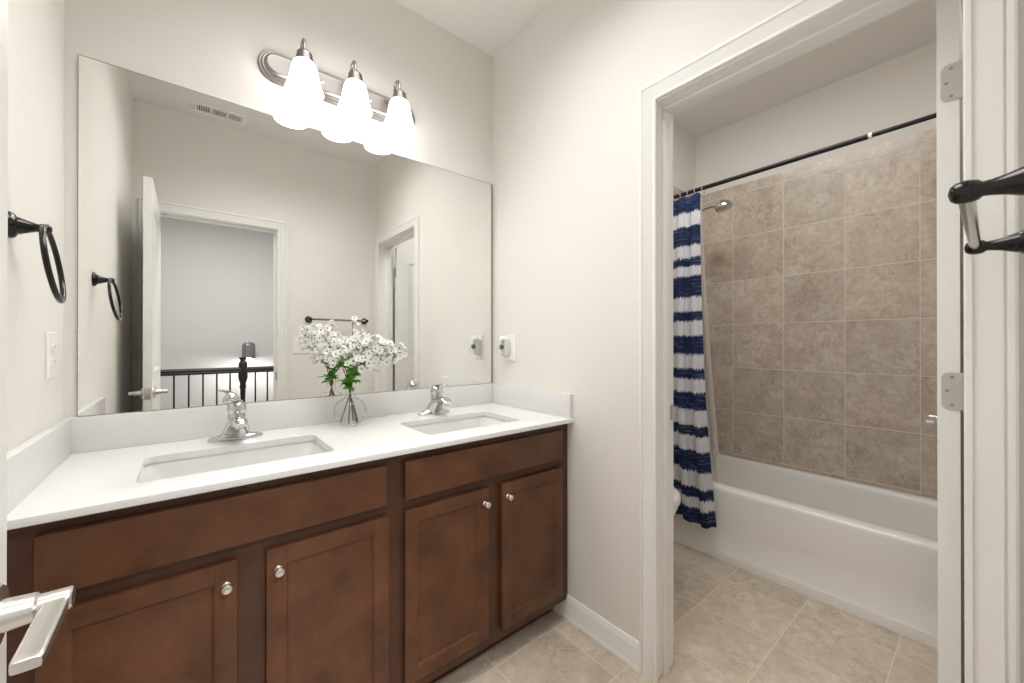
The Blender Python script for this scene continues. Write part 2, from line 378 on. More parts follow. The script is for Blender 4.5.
base_run('baseboard_right', (XR, -0.47, 0), (XR, -0.9015, 0), (-1, 0, 0))
base_run('baseboard_entry', (EX1 + 0.068, WY, 0), (XR, WY, 0), (0, 1, 0))
base_run('baseboard_left', (0, -0.56, 0), (0, WY, 0), (1, 0, 0))
base_run('baseboard_tub', (XR2, OY1 + 0.072, 0), (XR2, 0, 0), (1, 0, 0))

# ------------------------------------------------------------------ doors
def lever(parent, base, out, along, name='lever_handle', mat=None):
    """rosette, neck and a flat lever; base on the door face, out = unit off the face, along = unit towards the lever's tip"""
    mat = mat or M['satin']; b0, o_, al = Vector(base), Vector(out), Vector(along); bm = bmesh.new()
    lathe(bm, [(0.032, 0.0), (0.032, 0.006), (0.028, 0.011), (0.015, 0.013), (0.0135, 0.034), (0.0108, 0.036), (0.0108, 0.0575), (0.0095, 0.059), (0.001, 0.0592)], b0, o_, 28)
    z = Vector((0, 0, 1)); loops = []
    for s, ht, th, off in ((-0.002, 0.0065, 0.0092, 0.048), (0.004, 0.0065, 0.0096, 0.048), (0.03, 0.006, 0.0096, 0.0482), (0.06, 0.0058, 0.0096, 0.0485), (0.098, 0.0058, 0.0096, 0.049), (0.103, 0.0055, 0.0094, 0.049), (0.105, 0.0045, 0.0088, 0.049)):
        c = b0 + al * s + o_ * off
        lp = []
        for k in range(16):
            a = 2 * PI * k / 16; ca, sa = math.cos(a), math.sin(a)
            e = 0.35
            lp.append(c + z * ht * math.copysign(abs(ca) ** e, ca) + o_ * th * math.copysign(abs(sa) ** e, sa))
        loops.append(lp)
    loft(bm, loops)
    return mk(name, bm, mat, parent)
def panel_door(name, loc, xa, xb, ya, yb, z0, z1, along):
    """white moulded two-panel door leaf; along = 'y' or 'x' is the direction of its width"""
    bm = bmesh.new()
    if along == 'y':
        f0, f1, s0, s1 = xa, xb, ya, yb; pt = lambda s, d, z: (d, s, z)
    else:
        f0, f1, s0, s1 = ya, yb, xa, xb; pt = lambda s, d, z: (s, d, z)
    g = 0.007
    w = s1 - s0; st = 0.115; rows = [(z0 + 0.22, z0 + 0.86), (z0 + 1.02, z1 - 0.13)]
    def facebox(a, b_, c, d_): bx(bm, *( (f0, f1, a, b_, c, d_) if along == 'y' else (a, b_, f0, f1, c, d_)))
    facebox(s0, s0 + st, z0, z1); facebox(s1 - st, s1, z0, z1)
    zs = [z0, rows[0][0], rows[0][1], rows[1][0], rows[1][1], z1]
    for k in (0, 2, 4): facebox(s0 + st, s1 - st, zs[k], zs[k + 1])
    for (a, b_) in rows:
        for face, sg in ((f0, 1), (f1, -1)):
            lp = []
            for ins, dep in ((0, 0), (0.012, g), (0.022, g), (0.045, 0.0025), (0.06, 0.0025)):
                c0, c1, e0, e1 = s0 + st + ins, s1 - st - ins, a + ins, b_ - ins
                lp.append([pt(c0, face + sg * dep, e0), pt(c1, face + sg * dep, e0), pt(c1, face + sg * dep, e1), pt(c0, face + sg * dep, e1)])
            loft(bm, lp, cap0=False)
    return bm
def hinge(parent, bm):
    return mk('hinge', bm, M['zinc'], parent)
# entry door, open along the left wall
DX0, DX1, DY0, DY1 = 0.098, 0.133, -1.752, -1.039
d1 = thing('door_1', 'white panelled entry door with lever handles, standing open beside left wall', 'door', ((DX0 + DX1) / 2, DY0, 0.0))
d1['kind'] = 'structure'
mk('door_leaf', panel_door('leaf', 0, DX0, DX1, DY0, DY1, 0.012, 2.04, 'y'), M['door'], d1)
lever(d1, (DX1, -1.106, 0.928), (1, 0, 0), (0, -1, 0)); lever(d1, (DX0, -1.106, 0.928), (-1, 0, 0), (0, -1, 0))
bm = bmesh.new(); bx(bm, DX0 + 0.005, DX1 - 0.005, DY1, DY1 + 0.002, 0.90, 0.957, 0.0008); bx(bm, DX0 + 0.011, DX1 - 0.011, DY1, DY1 + 0.011, 0.919, 0.938, 0.003)
mk('latch_plate', bm, M['zinc'], d1)
for z in (0.28, 1.07, 1.80):
    bm = bmesh.new(); bx(bm, DX0 + 0.002, DX1 - 0.004, DY0 - 0.002, DY0, z - 0.045, z + 0.045, 0.0006); lathe(bm, [(0.006, -0.046), (0.006, 0.046)], (DX0 - 0.004, DY0 - 0.001, z), seg=12)
    mk('hinge', bm, M['zinc'], d1)
# tub room door, open square into the tub room
QX0, QX1, QY0, QY1 = 1.690, 2.372, -1.6615, -1.6245
d2 = thing('door_2', 'white panelled door standing open in the tub room doorway, hinges on its near edge', 'door', (QX0, (QY0 + QY1) / 2, 0.0))
d2['kind'] = 'structure'
mk('door_leaf', panel_door('leaf', 0, QX0, QX1, QY0, QY1, 0.012, 2.03, 'x'), M['door'], d2)
lever(d2, (2.318, QY1, 0.925), (0, 1, 0), (-1, 0, 0)); lever(d2, (2.312, QY0, 0.925), (0, -1, 0), (-1, 0, 0))
for z in (0.28, 1.076, 1.812):
    bm = bmesh.new(); pl = []
    hy = QY1 - 0.007; r = 0.014
    prof = [(QY0 - 0.010, z - 0.044), (QY0 - 0.010, z + 0.044)] + [(hy - r + r * math.sin(a), z + 0.044 - r + r * math.cos(a)) for a in [PI / 2 * i / 5 for i in range(6)]] + [(hy - r + r * math.cos(a), z - 0.044 + r - r * math.sin(a)) for a in [PI / 2 * i / 5 for i in range(6)]]
    loft(bm, [[(x, y, zz) for y, zz in prof] for x in (QX0 - 0.0028, QX0 - 0.0002)])
    h = mk('hinge', bm, M['zinc'], d2)
    for dy, dz in ((-0.021, 0.033), (-0.013, 0.0), (-0.021, -0.033)):
        bm = bmesh.new(); lathe(bm, [(0.0038, 0), (0.0036, 0.0008), (0.0016, 0.0010)], (QX0 - 0.0028, QY1 - 0.007 + dy + 0.004, z + dz), (-1, 0, 0), 12)
        mk('screw', bm, M['slot'], h)
    bm = bmesh.new(); lathe(bm, [(0.0055, -0.046), (0.0055, 0.046)], (QX0 - 0.006, QY0 - 0.010, z), seg=12); mk('knuckle', bm, M['zinc'], h)

# ------------------------------------------------------------------ vanity cabinet
FY, DF = -0.540, -0.560        # face frame, door faces
vc = thing('vanity_cabinet', 'long brown stained wood vanity cabinet under the white double sink worktop', 'cabinet', (0.78, -0.26, 0.0))
bm = bmesh.new()
X0 = 0.004; X1 = XR - 0.002
def fr(a, b_, c, d_): bx(bm, a, b_, FY, FY + 0.02, c, d_)
for q in (X0, X1 - 0.016):
    bx(bm, q, q + 0.016, FY + 0.02, -0.004, 0.08, 0.846); bx(bm, q, q + 0.016, FY + 0.087, -0.004, 0.0, 0.08)
bx(bm, 0.775, 0.791, FY + 0.02, -0.004, 0.10, 0.72)
bx(bm, X0 + 0.016, X1 - 0.016, FY + 0.02, -0.004, 0.092, 0.108); bx(bm, X0 + 0.016, X1 - 0.016, -0.012, -0.004, 0.108, 0.70)
bx(bm, X0, X1 - 0.03, FY + 0.072, FY + 0.086, 0, 0.092)
fr(X0, 0.075, 0.08, 0.846); fr(1.485, X1, 0.08, 0.846); fr(0.725, 0.82, 0.08, 0.846)
fr(0.075, 0.725, 0.08, 0.145); fr(0.82, 1.485, 0.08, 0.145); fr(0.075, 0.725, 0.65, 0.725); fr(0.82, 1.485, 0.65, 0.725)
fr(0.075, 0.725, 0.805, 0.846); fr(0.82, 1.485, 0.805, 0.846)
fr(0.355, 0.452, 0.145, 0.65); fr(1.10, 1.198, 0.145, 0.65)
fr(0.075, 0.725, 0.725, 0.805); fr(0.82, 1.485, 0.725, 0.805)
mk('cabinet_body', bm, M['wood_shaded'], vc)
for a, b_ in ((0.056, 0.742), (0.801, 1.504)):
    bm = bmesh.new(); bx(bm, a, b_, DF, FY - 0.0005, 0.702, 0.8215, 0.0022); mk('drawer_front', bm, M['woodh'], vc)
def cab_door(a, b_, z0, z1, knob_x):
    bm = bmesh.new(); st = 0.043; y0, y1 = DF, FY - 0.0005
    bx(bm, a, a + st, y0, y1, z0, z1, 0.0012); bx(bm, b_ - st, b_, y0, y1, z0, z1, 0.0012)
    bx(bm, a + st, b_ - st, y0, y1, z1 - st, z1, 0.0012); bx(bm, a + st, b_ - st, y0, y1, z0, z0 + st, 0.0012)
    lp = []
    for ins, dep in ((0, 0.0015), (0.004, 0.004), (0.006, 0.0075)):
        lp.append([(a + st + ins, y0 + dep, z0 + st + ins), (b_ - st - ins, y0 + dep, z0 + st + ins), (b_ - st - ins, y0 + dep, z1 - st - ins), (a + st + ins, y0 + dep, z1 - st - ins)])
    loft(bm, lp, cap0=False)
    d = mk('cabinet_door', bm, M['wood'], vc)
    bm = bmesh.new(); lathe(bm, [(0.0085, 0), (0.0085, 0.003), (0.0055, 0.006), (0.005, 0.012), (0.007, 0.0155), (0.0108, 0.018), (0.0118, 0.021), (0.0102, 0.025), (0.006, 0.0272), (0.001, 0.0278)], (knob_x, DF, 0.617), (0, -1, 0), 24)
    k = mk('knob', bm, M['satin'], d); k['label'] = 'round brushed nickel knob'
cab_door(0.058, 0.373, 0.124, 0.668, 0.352); cab_door(0.434, 0.748, 0.124, 0.668, 0.459)
cab_door(0.801, 1.118, 0.124, 0.668, 1.100); cab_door(1.180, 1.505, 0.124, 0.665, 1.204)

# ------------------------------------------------------------------ worktop with sunk basins
wt = thing('vanity_countertop', 'glossy white vanity worktop with two sunk rectangular basins and low splashes', 'countertop', (0.78, -0.29, CT - 0.02))
SINKS = [(0.4045, 0.2175), (1.142, 0.2135)]; SY, SHY = -0.334, 0.1345
bm = bmesh.new(); holes = [rrect(cx, SY, hx, SHY, 0.022, 0) for cx, hx in SINKS]
outer = [(0.001, -CD + 0.004), (XR - 0.001, -CD + 0.004), (XR - 0.001, -0.001), (0.001, -0.001)]
zt_, zb_ = CT, CT - 0.019
def ring(pts, z): 
    vs = [bm.verts.new((p[0], p[1], z)) for p in pts]
    return vs, [bm.edges.new((vs[i], vs[(i + 1) % len(vs)])) for i in range(len(vs))]
allr = {}
for z in (zt_, zb_):
    rs = [ring(outer, z)] + [ring(h, z) for h in holes]
    bmesh.ops.triangle_fill(bm, use_beauty=True, edges=[e for r in rs for e in r[1]]); allr[z] = [r[0] for r in rs]
# vertical faces, with a rounded front nose
for k in range(3):
    a, c = allr[zt_][k], allr[zb_][k]; n = len(a)
    for i in range(n):
        j = (i + 1) % n
        if k == 0 and i == 0: continue
        bm.faces.new((a[i], a[j], c[j], c[i]))
a, c = allr[zt_][0], allr[zb_][0]
nose = [(a[0], a[1])]
for dy, z in ((0.0028, zt_ - 0.0012), (0.004, zt_ - 0.004), (0.004, zb_ + 0.003), (0.003, zb_ + 0.001)):
    nose.append((bm.verts.new((0.001, -CD + 0.004 - dy, z)), bm.verts.new((XR - 0.001, -CD + 0.004 - dy, z))))
nose.append((c[0], c[1]))
for (p, q), (r_, s_) in zip(nose, nose[1:]): bm.faces.new((p, q, s_, r_))
bm.faces.new([p for p, q in nose]); bm.faces.new([q for p, q in nose])
mk('slab', bm, M['marble'], wt, 25)
bm = bmesh.new(); bx(bm, 0.001, XR - 0.001, -0.0205, -0.001, CT, 0.972, 0.002); mk('backsplash', bm, M['marble'], wt)
bm = bmesh.new(); bx(bm, 0.001, 0.0205, -CD + 0.006, -0.0205, CT, 0.972, 0.002); mk('side_splash', bm, M['marble'], wt)
bm = bmesh.new(); bx(bm, XR - 0.0205, XR - 0.001, -CD + 0.006, -0.0205, CT, 0.972, 0.002); mk('side_splash', bm, M['marble'], wt)
for cx, hx in SINKS:
    bm = bmesh.new(); lp = []
    for dx, dyf, r, z in ((0.012, 0.012, 0.03, zb_ - 0.0002), (0.003, 0.003, 0.022, zb_ - 0.0002), (0.003, 0.003, 0.022, zb_ - 0.004), (-0.003, 0.0, 0.024, zb_ - 0.012), (-0.018, -0.006, 0.028, zb_ - 0.045), (-0.036, -0.016, 0.034, zb_ - 0.078), (-0.060, -0.034, 0.040, zb_ - 0.105), (-0.090, -0.060, 0.034, zb_ - 0.122), (-0.130, -0.090, 0.024, zb_ - 0.129), (-0.185, -0.115, 0.012, zb_ - 0.131)):
        lp.append(rrect(cx, SY, hx + dx, SHY + dyf, r, z))
    loft(bm, lp, cap0=False)
    bs = mk('basin', bm, M['basin'], wt, 50)
    bm = bmesh.new(); lathe(bm, [(0.022, 0), (0.022, 0.003), (0.018, 0.0045), (0.012, 0.003), (0.010, 0.006), (0.002, 0.007)], (cx, SY + 0.03, zb_ - 0.130), seg=20); mk('drain', bm, M['chrome'], bs)

# ------------------------------------------------------------------ faucets
def faucet(x, y, turn, label):
    f = thing('bathroom_faucet', label, 'faucet', (x, y, CT), 'basin faucets on the worktop')
    def sp(cx, hx, hy, z, n=28, p=0.8, cy=0.0):
        return [(x + cx + hx * math.copysign(abs(math.cos(2 * PI * i / n)) ** p, math.cos(2 * PI * i / n)), y + cy + hy * math.copysign(abs(math.sin(2 * PI * i / n)) ** p, math.sin(2 * PI * i / n)), CT + z) for i in range(n)]
    bm = bmesh.new(); loft(bm, [sp(0, .076, .027, .0003), sp(0, .078, .028, .003), sp(0, .077, .027, .008), sp(0, .066, .024, .0125), sp(0, .045, .022, .017), sp(0, .034, .021, .026), sp(0, .026, .020, .040)])
    mk('base_plate', bm, M['chrome'], f, 50)
    # body swelling into a forward spout
    bm = bmesh.new(); path = [(0.0, .012), (-0.008, .030), (-0.024, .048), (-0.048, .062), (-0.074, .070), (-0.098, .072), (-0.116, .068), (-0.126, .063)]
    rw = [(.041, .026), (.036, .029), (.032, .026), (.028, .020), (.0255, .0155), (.024, .0135), (.022, .011), (.018, .007)]
    loops = []
    for k, ((py, pz), (w, h)) in enumerate(zip(path, rw)):
        q0, q1 = path[max(k - 1, 0)], path[min(k + 1, len(path) - 1)]
        d = Vector((0, q1[0] - q0[0], q1[1] - q0[1])).normalized(); nrm = Vector((1, 0, 0)).cross(d).normalized()
        loops.append([Vector((x, y + py, CT + pz)) + Vector((1, 0, 0)) * w * math.cos(2 * PI * i / 20) + nrm * h * math.sin(2 * PI * i / 20) for i in range(20)])
    loft(bm, loops); lathe(bm, [(.0095, 0), (.0105, .004), (.0105, .014), (.008, .0155)], (x, y - 0.112, CT + .064), (0, -0.25, -1), 16)
    mk('spout', bm, M['chrome'], f, 50)
    bm = bmesh.new(); lathe(bm, [(.0235, .052), (.0245, .062), (.0255, .080), (.0245, .089), (.0245, .093), (.027, .097), (.028, .105), (.0255, .117), (.017, .126), (.008, .131), (.001, .132)], (x, y - .022, CT), seg=26)
    dv = Vector((math.sin(turn), -math.cos(turn), 0)); c = Vector((x, y - .022, CT)); sd = Vector((0, 0, 1)).cross(dv)
    loops = []
    for s, z, w, h in ((-0.024, .114, .010, .005), (-0.010, .126, .015, .006), (.008, .132, .0145, .005), (.03, .135, .012, .0042), (.055, .137, .0115, .0036), (.075, .138, .012, .0034), (.082, .1375, .008, .002)):
        loops.append([c + dv * s + Vector((0, 0, z)) + sd * w * math.cos(2 * PI * i / 14) + Vector((0, 0, h)) * math.sin(2 * PI * i / 14) for i in range(14)])
    loft(bm, loops); mk('lever', bm, M['chrome'], f, 50)
    return f
faucet(0.405, -0.098, math.radians(-22), 'chrome single-lever faucet behind left basin, lever swung to the side')
faucet(1.142, -0.103, math.radians(4), 'chrome single-lever faucet behind right basin, lever pointing forward')

# ------------------------------------------------------------------ mirror
mi = thing('wall_mirror', 'large frameless mirror covering the wall above the vanity', 'mirror', (0.78, -0.003, 0.976))
bm = bmesh.new(); bx(bm, 0.029, 1.5345, -0.006, -0.001, 0.9745, 2.0395); mk('mirror_glass', bm, M['mirror'], mi)
bm = bmesh.new(); bx(bm, 0.0275, 0.029, -0.0065, -0.0008, 0.9735, 2.041); bx(bm, 1.5345, 1.545, -0.0065, -0.0008, 0.9735, 2.041); bx(bm, 0.029, 1.5345, -0.0065, -0.0008, 2.0395, 2.041); bx(bm, 0.029, 1.5345, -0.0065, -0.0008, 0.9725, 0.9745)  # right edge widened over a wall strip that is only in shade
mk('edge_and_wall_shade', bm, M['edge_shade'], mi)
bm = bmesh.new(); bx(bm, 1.530, 1.5375, -0.009, -0.001, 0.9725, 0.983, 0.001); mk('mirror_clip', bm, M['zinc'], mi)

# ------------------------------------------------------------------ vanity light
vl = thing('vanity_light', 'brushed nickel wall light bar with three glowing bell shades above the mirror', 'light', (0.785, 0.0, 2.225))
def stadium(hl, r, y, cx=0.785, cz=2.225, n=14):
    pts = []
    for s, a0 in ((1, -PI / 2), (-1, PI / 2)):
        for i in range(n + 1):
            a = a0 + PI * i / n; pts.append((cx + s * hl + r * math.cos(a), y, cz + r * math.sin(a)))
    return pts
bm = bmesh.new(); hl = 0.250
loft(bm, [stadium(hl, .060, -.0005), stadium(hl, .060, -.006), stadium(hl, .056, -.010), stadium(hl, .053, -.010), stadium(hl, .051, -.015), stadium(hl, .047, -.019), stadium(hl, .043, -.019), stadium(hl, .041, -.026), stadium(hl, .036, -.030), stadium(hl, .030, -.030)])
mk('back_plate', bm, M['nickel'], vl, 40)
for xk in (0.690, 0.880):
    bm = bmesh.new(); lathe(bm, [(.006, 0), (.006, .002), (.0035, .005), (.001, .006)], (xk, -.030, 2.225), (0, -1, 0), 14); mk('plate_screw', bm, M['satin'], vl)
SHY_ = -0.125
for xs in (0.606, 0.786, 0.968):
    bm = bmesh.new(); lathe(bm, [(.020, 0), (.020, .004), (.012, .010), (.007, .013)], (xs, -.030, 2.222), (0, -1, 0), 18)
    pts = bez((xs, -.035, 2.222), (xs, -.085, 2.215), (xs, -.055, 2.305), (xs, -.100, 2.305), 12) + bez((xs, -.100, 2.305), (xs, -.122, 2.305), (xs, SHY_, 2.285), (xs, SHY_, 2.258), 8)[1:]
    tube(bm, pts, .0058, 12); a_ = mk('arm', bm, M['nickel'], vl, 50)
    bm = bmesh.new(); lathe(bm, [(.008, .256), (.013, .253), (.022, .248), (.0265, .242), (.0265, .228), (.029, .226), (.029, .213), (.020, .211)], (xs, SHY_, 2.0), seg=24); mk('socket_cup', bm, M['nickel'], a_)
    bm = bmesh.new(); outp = [(.026, .213), (.033, .209), (.039, .200), (.043, .186), (.046, .168), (.050, .148), (.055, .128), (.060, .112), (.064, .104)]
    inn = [(r - .003, h) for r, h in reversed(outp)]
    lathe(bm, outp + [(.0627, .1025)] + inn, (xs, SHY_, 2.0), seg=32, cap0=False, cap1=False)
    mk('lamp_shade', bm, M['shade'], vl, 60)
    bm = bmesh.new(); lathe(bm, [(.012, .207), (.013, .195), (.022, .176), (.028, .155), (.026, .138), (.016, .125), (.002, .120)], (xs, SHY_, 2.0), seg=18); mk('bulb', bm, M['bulb'], vl, 60)

# ------------------------------------------------------------------ wall things
tr = thing('towel_ring', 'dark bronze towel ring on left wall beside the mirror', 'towel ring', (0.0, -0.45, 1.43))
bm = bmesh.new(); lathe(bm, [(.027, .0005), (.027, .004), (.024, .008), (.019, .011), (.0175, .012), (.0175, .0145), (.016, .017), (.012, .027), (.0085, .037), (.0082, .042), (.0098, .045), (.0098, .054), (.006, .058), (.001, .059)], (0, -.45, 1.43), (1, 0, 0), 24); mk('post', bm, M['bronze'], tr, 50)
bm = bmesh.new(); R = .077; tl, yw = math.radians(8), math.radians(3)
pts = []
for i in range(48):
    ca, dn_ = R * math.cos(2 * PI * i / 48), R - R * math.sin(2 * PI * i / 48)
    pts.append((.0495 + dn_ * math.sin(tl) - ca * math.sin(yw), -.45 + ca * math.cos(yw), 1.432 - dn_ * math.cos(tl)))
tube(bm, pts, .0050, 12, closed=True)
mk('ring', bm, M['bronze'], tr, 60)

tb = thing('towel_bar', 'short dark bronze towel bar with two flared posts on the entry wall', 'towel bar', (1.233, WY, 1.374))
for xb in (1.014, 1.452):
    bm = bmesh.new(); lathe(bm, [(.027, .0005), (.027, .003), (.0245, .005), (.0245, .007), (.022, .010), (.019, .013), (.0185, .016), (.0165, .022), (.012, .034), (.0092, .046), (.0088, .052), (.0118, .055), (.0135, .060), (.0138, .066), (.0125, .073), (.0085, .078), (.001, .080)], (xb, WY, 1.374), (0, 1, 0), 28); mk('post', bm, M['bronze'], tb, 50)
bm = bmesh.new(); lathe(bm, [(.0078, 0), (.0078, .410)], (1.028, WY + .0655, 1.374), (1, 0, 0), 20); o = mk('bar', bm, M['barmetal'], tb); o['label'] = 'shiny grey bar between dark posts'

def outlet(name, c, nrm, side, label, cat, kind='duplex', w=.073, hgt=.120, gang=1):
    c, nn, sd = Vector(c), Vector(nrm), Vector(side); z = Vector((0, 0, 1))
    t = thing(name, label, cat, c)
    def slab(bm, cx, cz, hw, hh, d0, d1, bev=.0015):
        lp = [[c + sd * (cx + a * (hw - e)) + z * (cz + b_ * (hh - e)) + nn * d for a, b_ in ((-1, -1), (1, -1), (1, 1), (-1, 1))] for d, e in ((d0, 0), (d1 - bev, 0), (d1, bev))]
        loft(bm, lp)
    bm = bmesh.new(); slab(bm, 0, 0, w / 2 * gang if gang == 1 else w / 2 + .023 * (gang - 1), hgt / 2, .0004, .006, .003); mk('cover_plate', bm, M['plastic'], t)
    if kind == 'duplex':
        for s in (1, -1):
            bm = bmesh.new(); loft(bm, [[c + nn * d + sd * r * math.cos(2 * PI * i / 20) + z * (s * .0195 + min(max(r * math.sin(2 * PI * i / 20), -.0125), .0125)) for i in range(20)] for r, d in ((.0165, .006), (.0165, .008), (.0155, .0088))]); q = mk('receptacle', bm, M['plastic'], t)
            bm = bmesh.new()
            slab(bm, -.0062, s * .0195 + .003, .0012, .004, .0088, .0091, .0001); slab(bm, .0062, s * .0195 + .003, .0012, .0034, .0088, .0091, .0001); slab(bm, 0, s * .0195 - .0065, .0022, .0022, .0088, .0091, .0001); mk('socket_slots', bm, M['slot'], q)
    else:
        for k in range(gang):
            bm = bmesh.new(); off = (k - (gang - 1) / 2) * .046
            slab(bm, off, 0, .0165, .033, .006, .008, .001); slab(bm, off, .015, .013, .014, .008, .0105, .002); slab(bm, off, -.015, .013, .014, .008, .0088, .001); mk('rocker', bm, M['plastic'], t)
    return t
outlet('wall_outlet', (0, -0.146, 1.158), (1, 0, 0), (0, 1, 0), 'white wall outlet on left wall beside the mirror', 'outlet', w=.078, hgt=.122)
outlet('wall_outlet', (XR, -0.150, 1.165), (-1, 0, 0), (0, -1, 0), 'white wall outlet on right wall, behind the plugged-in freshener', 'outlet', w=.073, hgt=.135)
outlet('light_switch', (0.967, WY, 1.165), (0, 1, 0), (1, 0, 0), 'white rocker light switch plate under the towel bar', 'switch', 'rocker', .073, .12, 2)
# plug-in freshener
pf = thing('air_freshener', 'clear and white plug-in freshener on the outlet beside the mirror', 'air freshener', (XR - 0.010, -0.135, 1.165))
bm = bmesh.new(); loft(bm, [[(XR - d, -.135 + hw * math.copysign(abs(math.cos(2 * PI * i / 24)) ** .6, math.cos(2 * PI * i / 24)), 1.165 + cz + hh * math.copysign(abs(math.sin(2 * PI * i / 24)) ** .6, math.sin(2 * PI * i / 24))) for i in range(24)] for d, hw, hh, cz in ((.0095, .020, .048, 0), (.022, .021, .050, 0), (.036, .019, .044, .002), (.042, .014, .034, .006))]); mk('housing', bm, plain('grey_clear_plastic', (0.66, 0.66, 0.65), 0.2), pf, 50)
bm = bmesh.new(); lathe(bm, [(.012, .0), (.017, .004), (.0185, .012), (.0185, .030), (.015, .037), (.009, .041), (.009, .050)], (XR - .055, -.135, 1.130), seg=20); mk('oil_bottle', bm, M['glass'], pf, 50)
bm = bmesh.new(); lathe(bm, [(.010, 0), (.013, .005), (.013, .012), (.009, .016)], (XR - .042, -.135, 1.168), (-1, 0, 0), 18); mk('dial', bm, plain('dark_grey_plastic', (0.10, 0.10, 0.10), 0.3), pf, 50)
bm = bmesh.new(); lathe(bm, [(.020, 0), (.021, .006), (.016, .016), (.013, .018)], (XR - .040, -.135, 1.205), seg=20); mk('vent_cap', bm, M['plastic'], pf, 50)

# ceiling vent, seen in the mirror
cv = thing('ceiling_vent', 'white louvred air vent in the bathroom ceiling', 'vent', (0.437, -1.59, H))
bm = bmesh.new(); a0, a1, b0_, b1_ = 0.29, 0.584, -1.665, -1.525
bx(bm, a0, a1, b0_, b0_ + .030, H - .008, H - .0005, .002); bx(bm, a0, a1, b1_ - .030, b1_, H - .008, H - .0005, .002)
bx(bm, a0, a0 + .028, b0_ + .03, b1_ - .03, H - .008, H - .0005, .002); bx(bm, a1 - .028, a1, b0_ + .03, b1_ - .03, H - .008, H - .0005, .002)
for xm in (.386, .474): bx(bm, xm, xm + .012, b0_ + .03, b1_ - .03, H - .008, H - .0005)
mk('vent_frame', bm, M['trim'], cv)
bm = bmesh.new(); bx(bm, a0 + .02, a1 - .02, b0_ + .02, b1_ - .02, H - .0012, H - .0004); mk('vent_duct', bm, M['dark'], cv)
bm = bmesh.new()
for s0, s1, n in ((.318, .386, 6), (.398, .474, 7), (.486, .556, 7)):
    for k in range(n):
        x = s0 + (k + .5) * (s1 - s0) / n
        loft(bm, [[(x - .003, y, H - .0013), (x - .0015, y, H - .0013), (x + .0035, y, H - .007), (x + .002, y, H - .007)] for y in (b0_ + .03, b1_ - .03)])
mk('louvres', bm, M['plastic'], cv)

# ------------------------------------------------------------------ tub room
tub = thing('bathtub', 'white alcove bathtub with smooth apron against the tiled wall', 'bathtub', (2.88, -1.05, 0.0))
bm = bmesh.new(); tcx, tcy, thx, thy = (2.53 + 3.241) / 2, (-1.799 - 0.293) / 2, (3.241 - 2.53) / 2, (1.799 - 0.293) / 2
lp = []
for ins, r, z in ((0.0, .01, 0.0), (0.0, .01, .044), (.002, .01, .050), (.005, .012, .055), (.006, .012, .200), (.004, .012, .372), (.005, .013, .384), (.009, .014, .392), (.016, .016, .396), (.050, .05, .398)):
    lp.append(rrect(tcx, tcy, thx - ins, thy - ins, r, z, 8))
ix = tcx + 0.010
for hx_, hy_, r, z in ((thx - .080, thy - .07, .09, .396), (thx - .088, thy - .078, .09, .389), (thx - .094, thy - .085, .09, .36), (thx - .115, thy - .13, .10, .20), (thx - .14, thy - .18, .10, .10), (thx - .19, thy - .26, .09, .065), (thx - .26, thy - .40, .05, .060)):
    lp.append(rrect(ix, tcy, hx_, hy_, r, z, 8))
loft(bm, lp, cap0=True); mk('tub_shell', bm, M['porcelain'], tub, 40)
bm = bmesh.new(); lathe(bm, [(.034, 0), (.034, .004), (.028, .007), (.004, .008)], (ix, -0.405, .29), (0, -1, .12), 22); mk('overflow_plate', bm, M['chrome'], tub)
bm = bmesh.new(); lathe(bm, [(.026, 0), (.026, .003), (.016, .005), (.004, .004)], (ix, -0.72, .0603), seg=20); mk('drain', bm, M['chrome'], tub)

RX, RZ = 2.55, 2.078
rz = lambda y: 2.0685 + (y + 0.294) * -0.0115
rd = thing('shower_rod', 'black curtain rod spanning the tub alcove', 'curtain rod', (RX, -1.05, RZ))
ra = Vector((0, -1, 0.0115)).normalized()
bm = bmesh.new(); lathe(bm, [(.0115, 0), (.0115, 1.083)], (RX, YE - .010, rz(YE - .010)), ra, 20); mk('thick_tube', bm, M['black'], rd)
bm = bmesh.new(); lathe(bm, [(.0125, 0), (.0125, .012)], (RX, -1.372, rz(-1.372)), ra, 20); o = mk('collar', bm, M['plastic'], rd); o['label'] = 'white collar at the joint'
bm = bmesh.new(); lathe(bm, [(.0095, 0), (.0095, .410)], (RX, -1.384, rz(-1.384)), ra, 20); mk('thin_tube', bm, M['black'], rd)
for y, d in ((YE - .0085, -1), (-1.7995, 1)):
    bm = bmesh.new(); lathe(bm, [(.024, 0), (.022, .010), (.015, .018)], (RX, y, rz(y)), (0, d, 0), 20); mk('end_cap', bm, M['black'], rd)

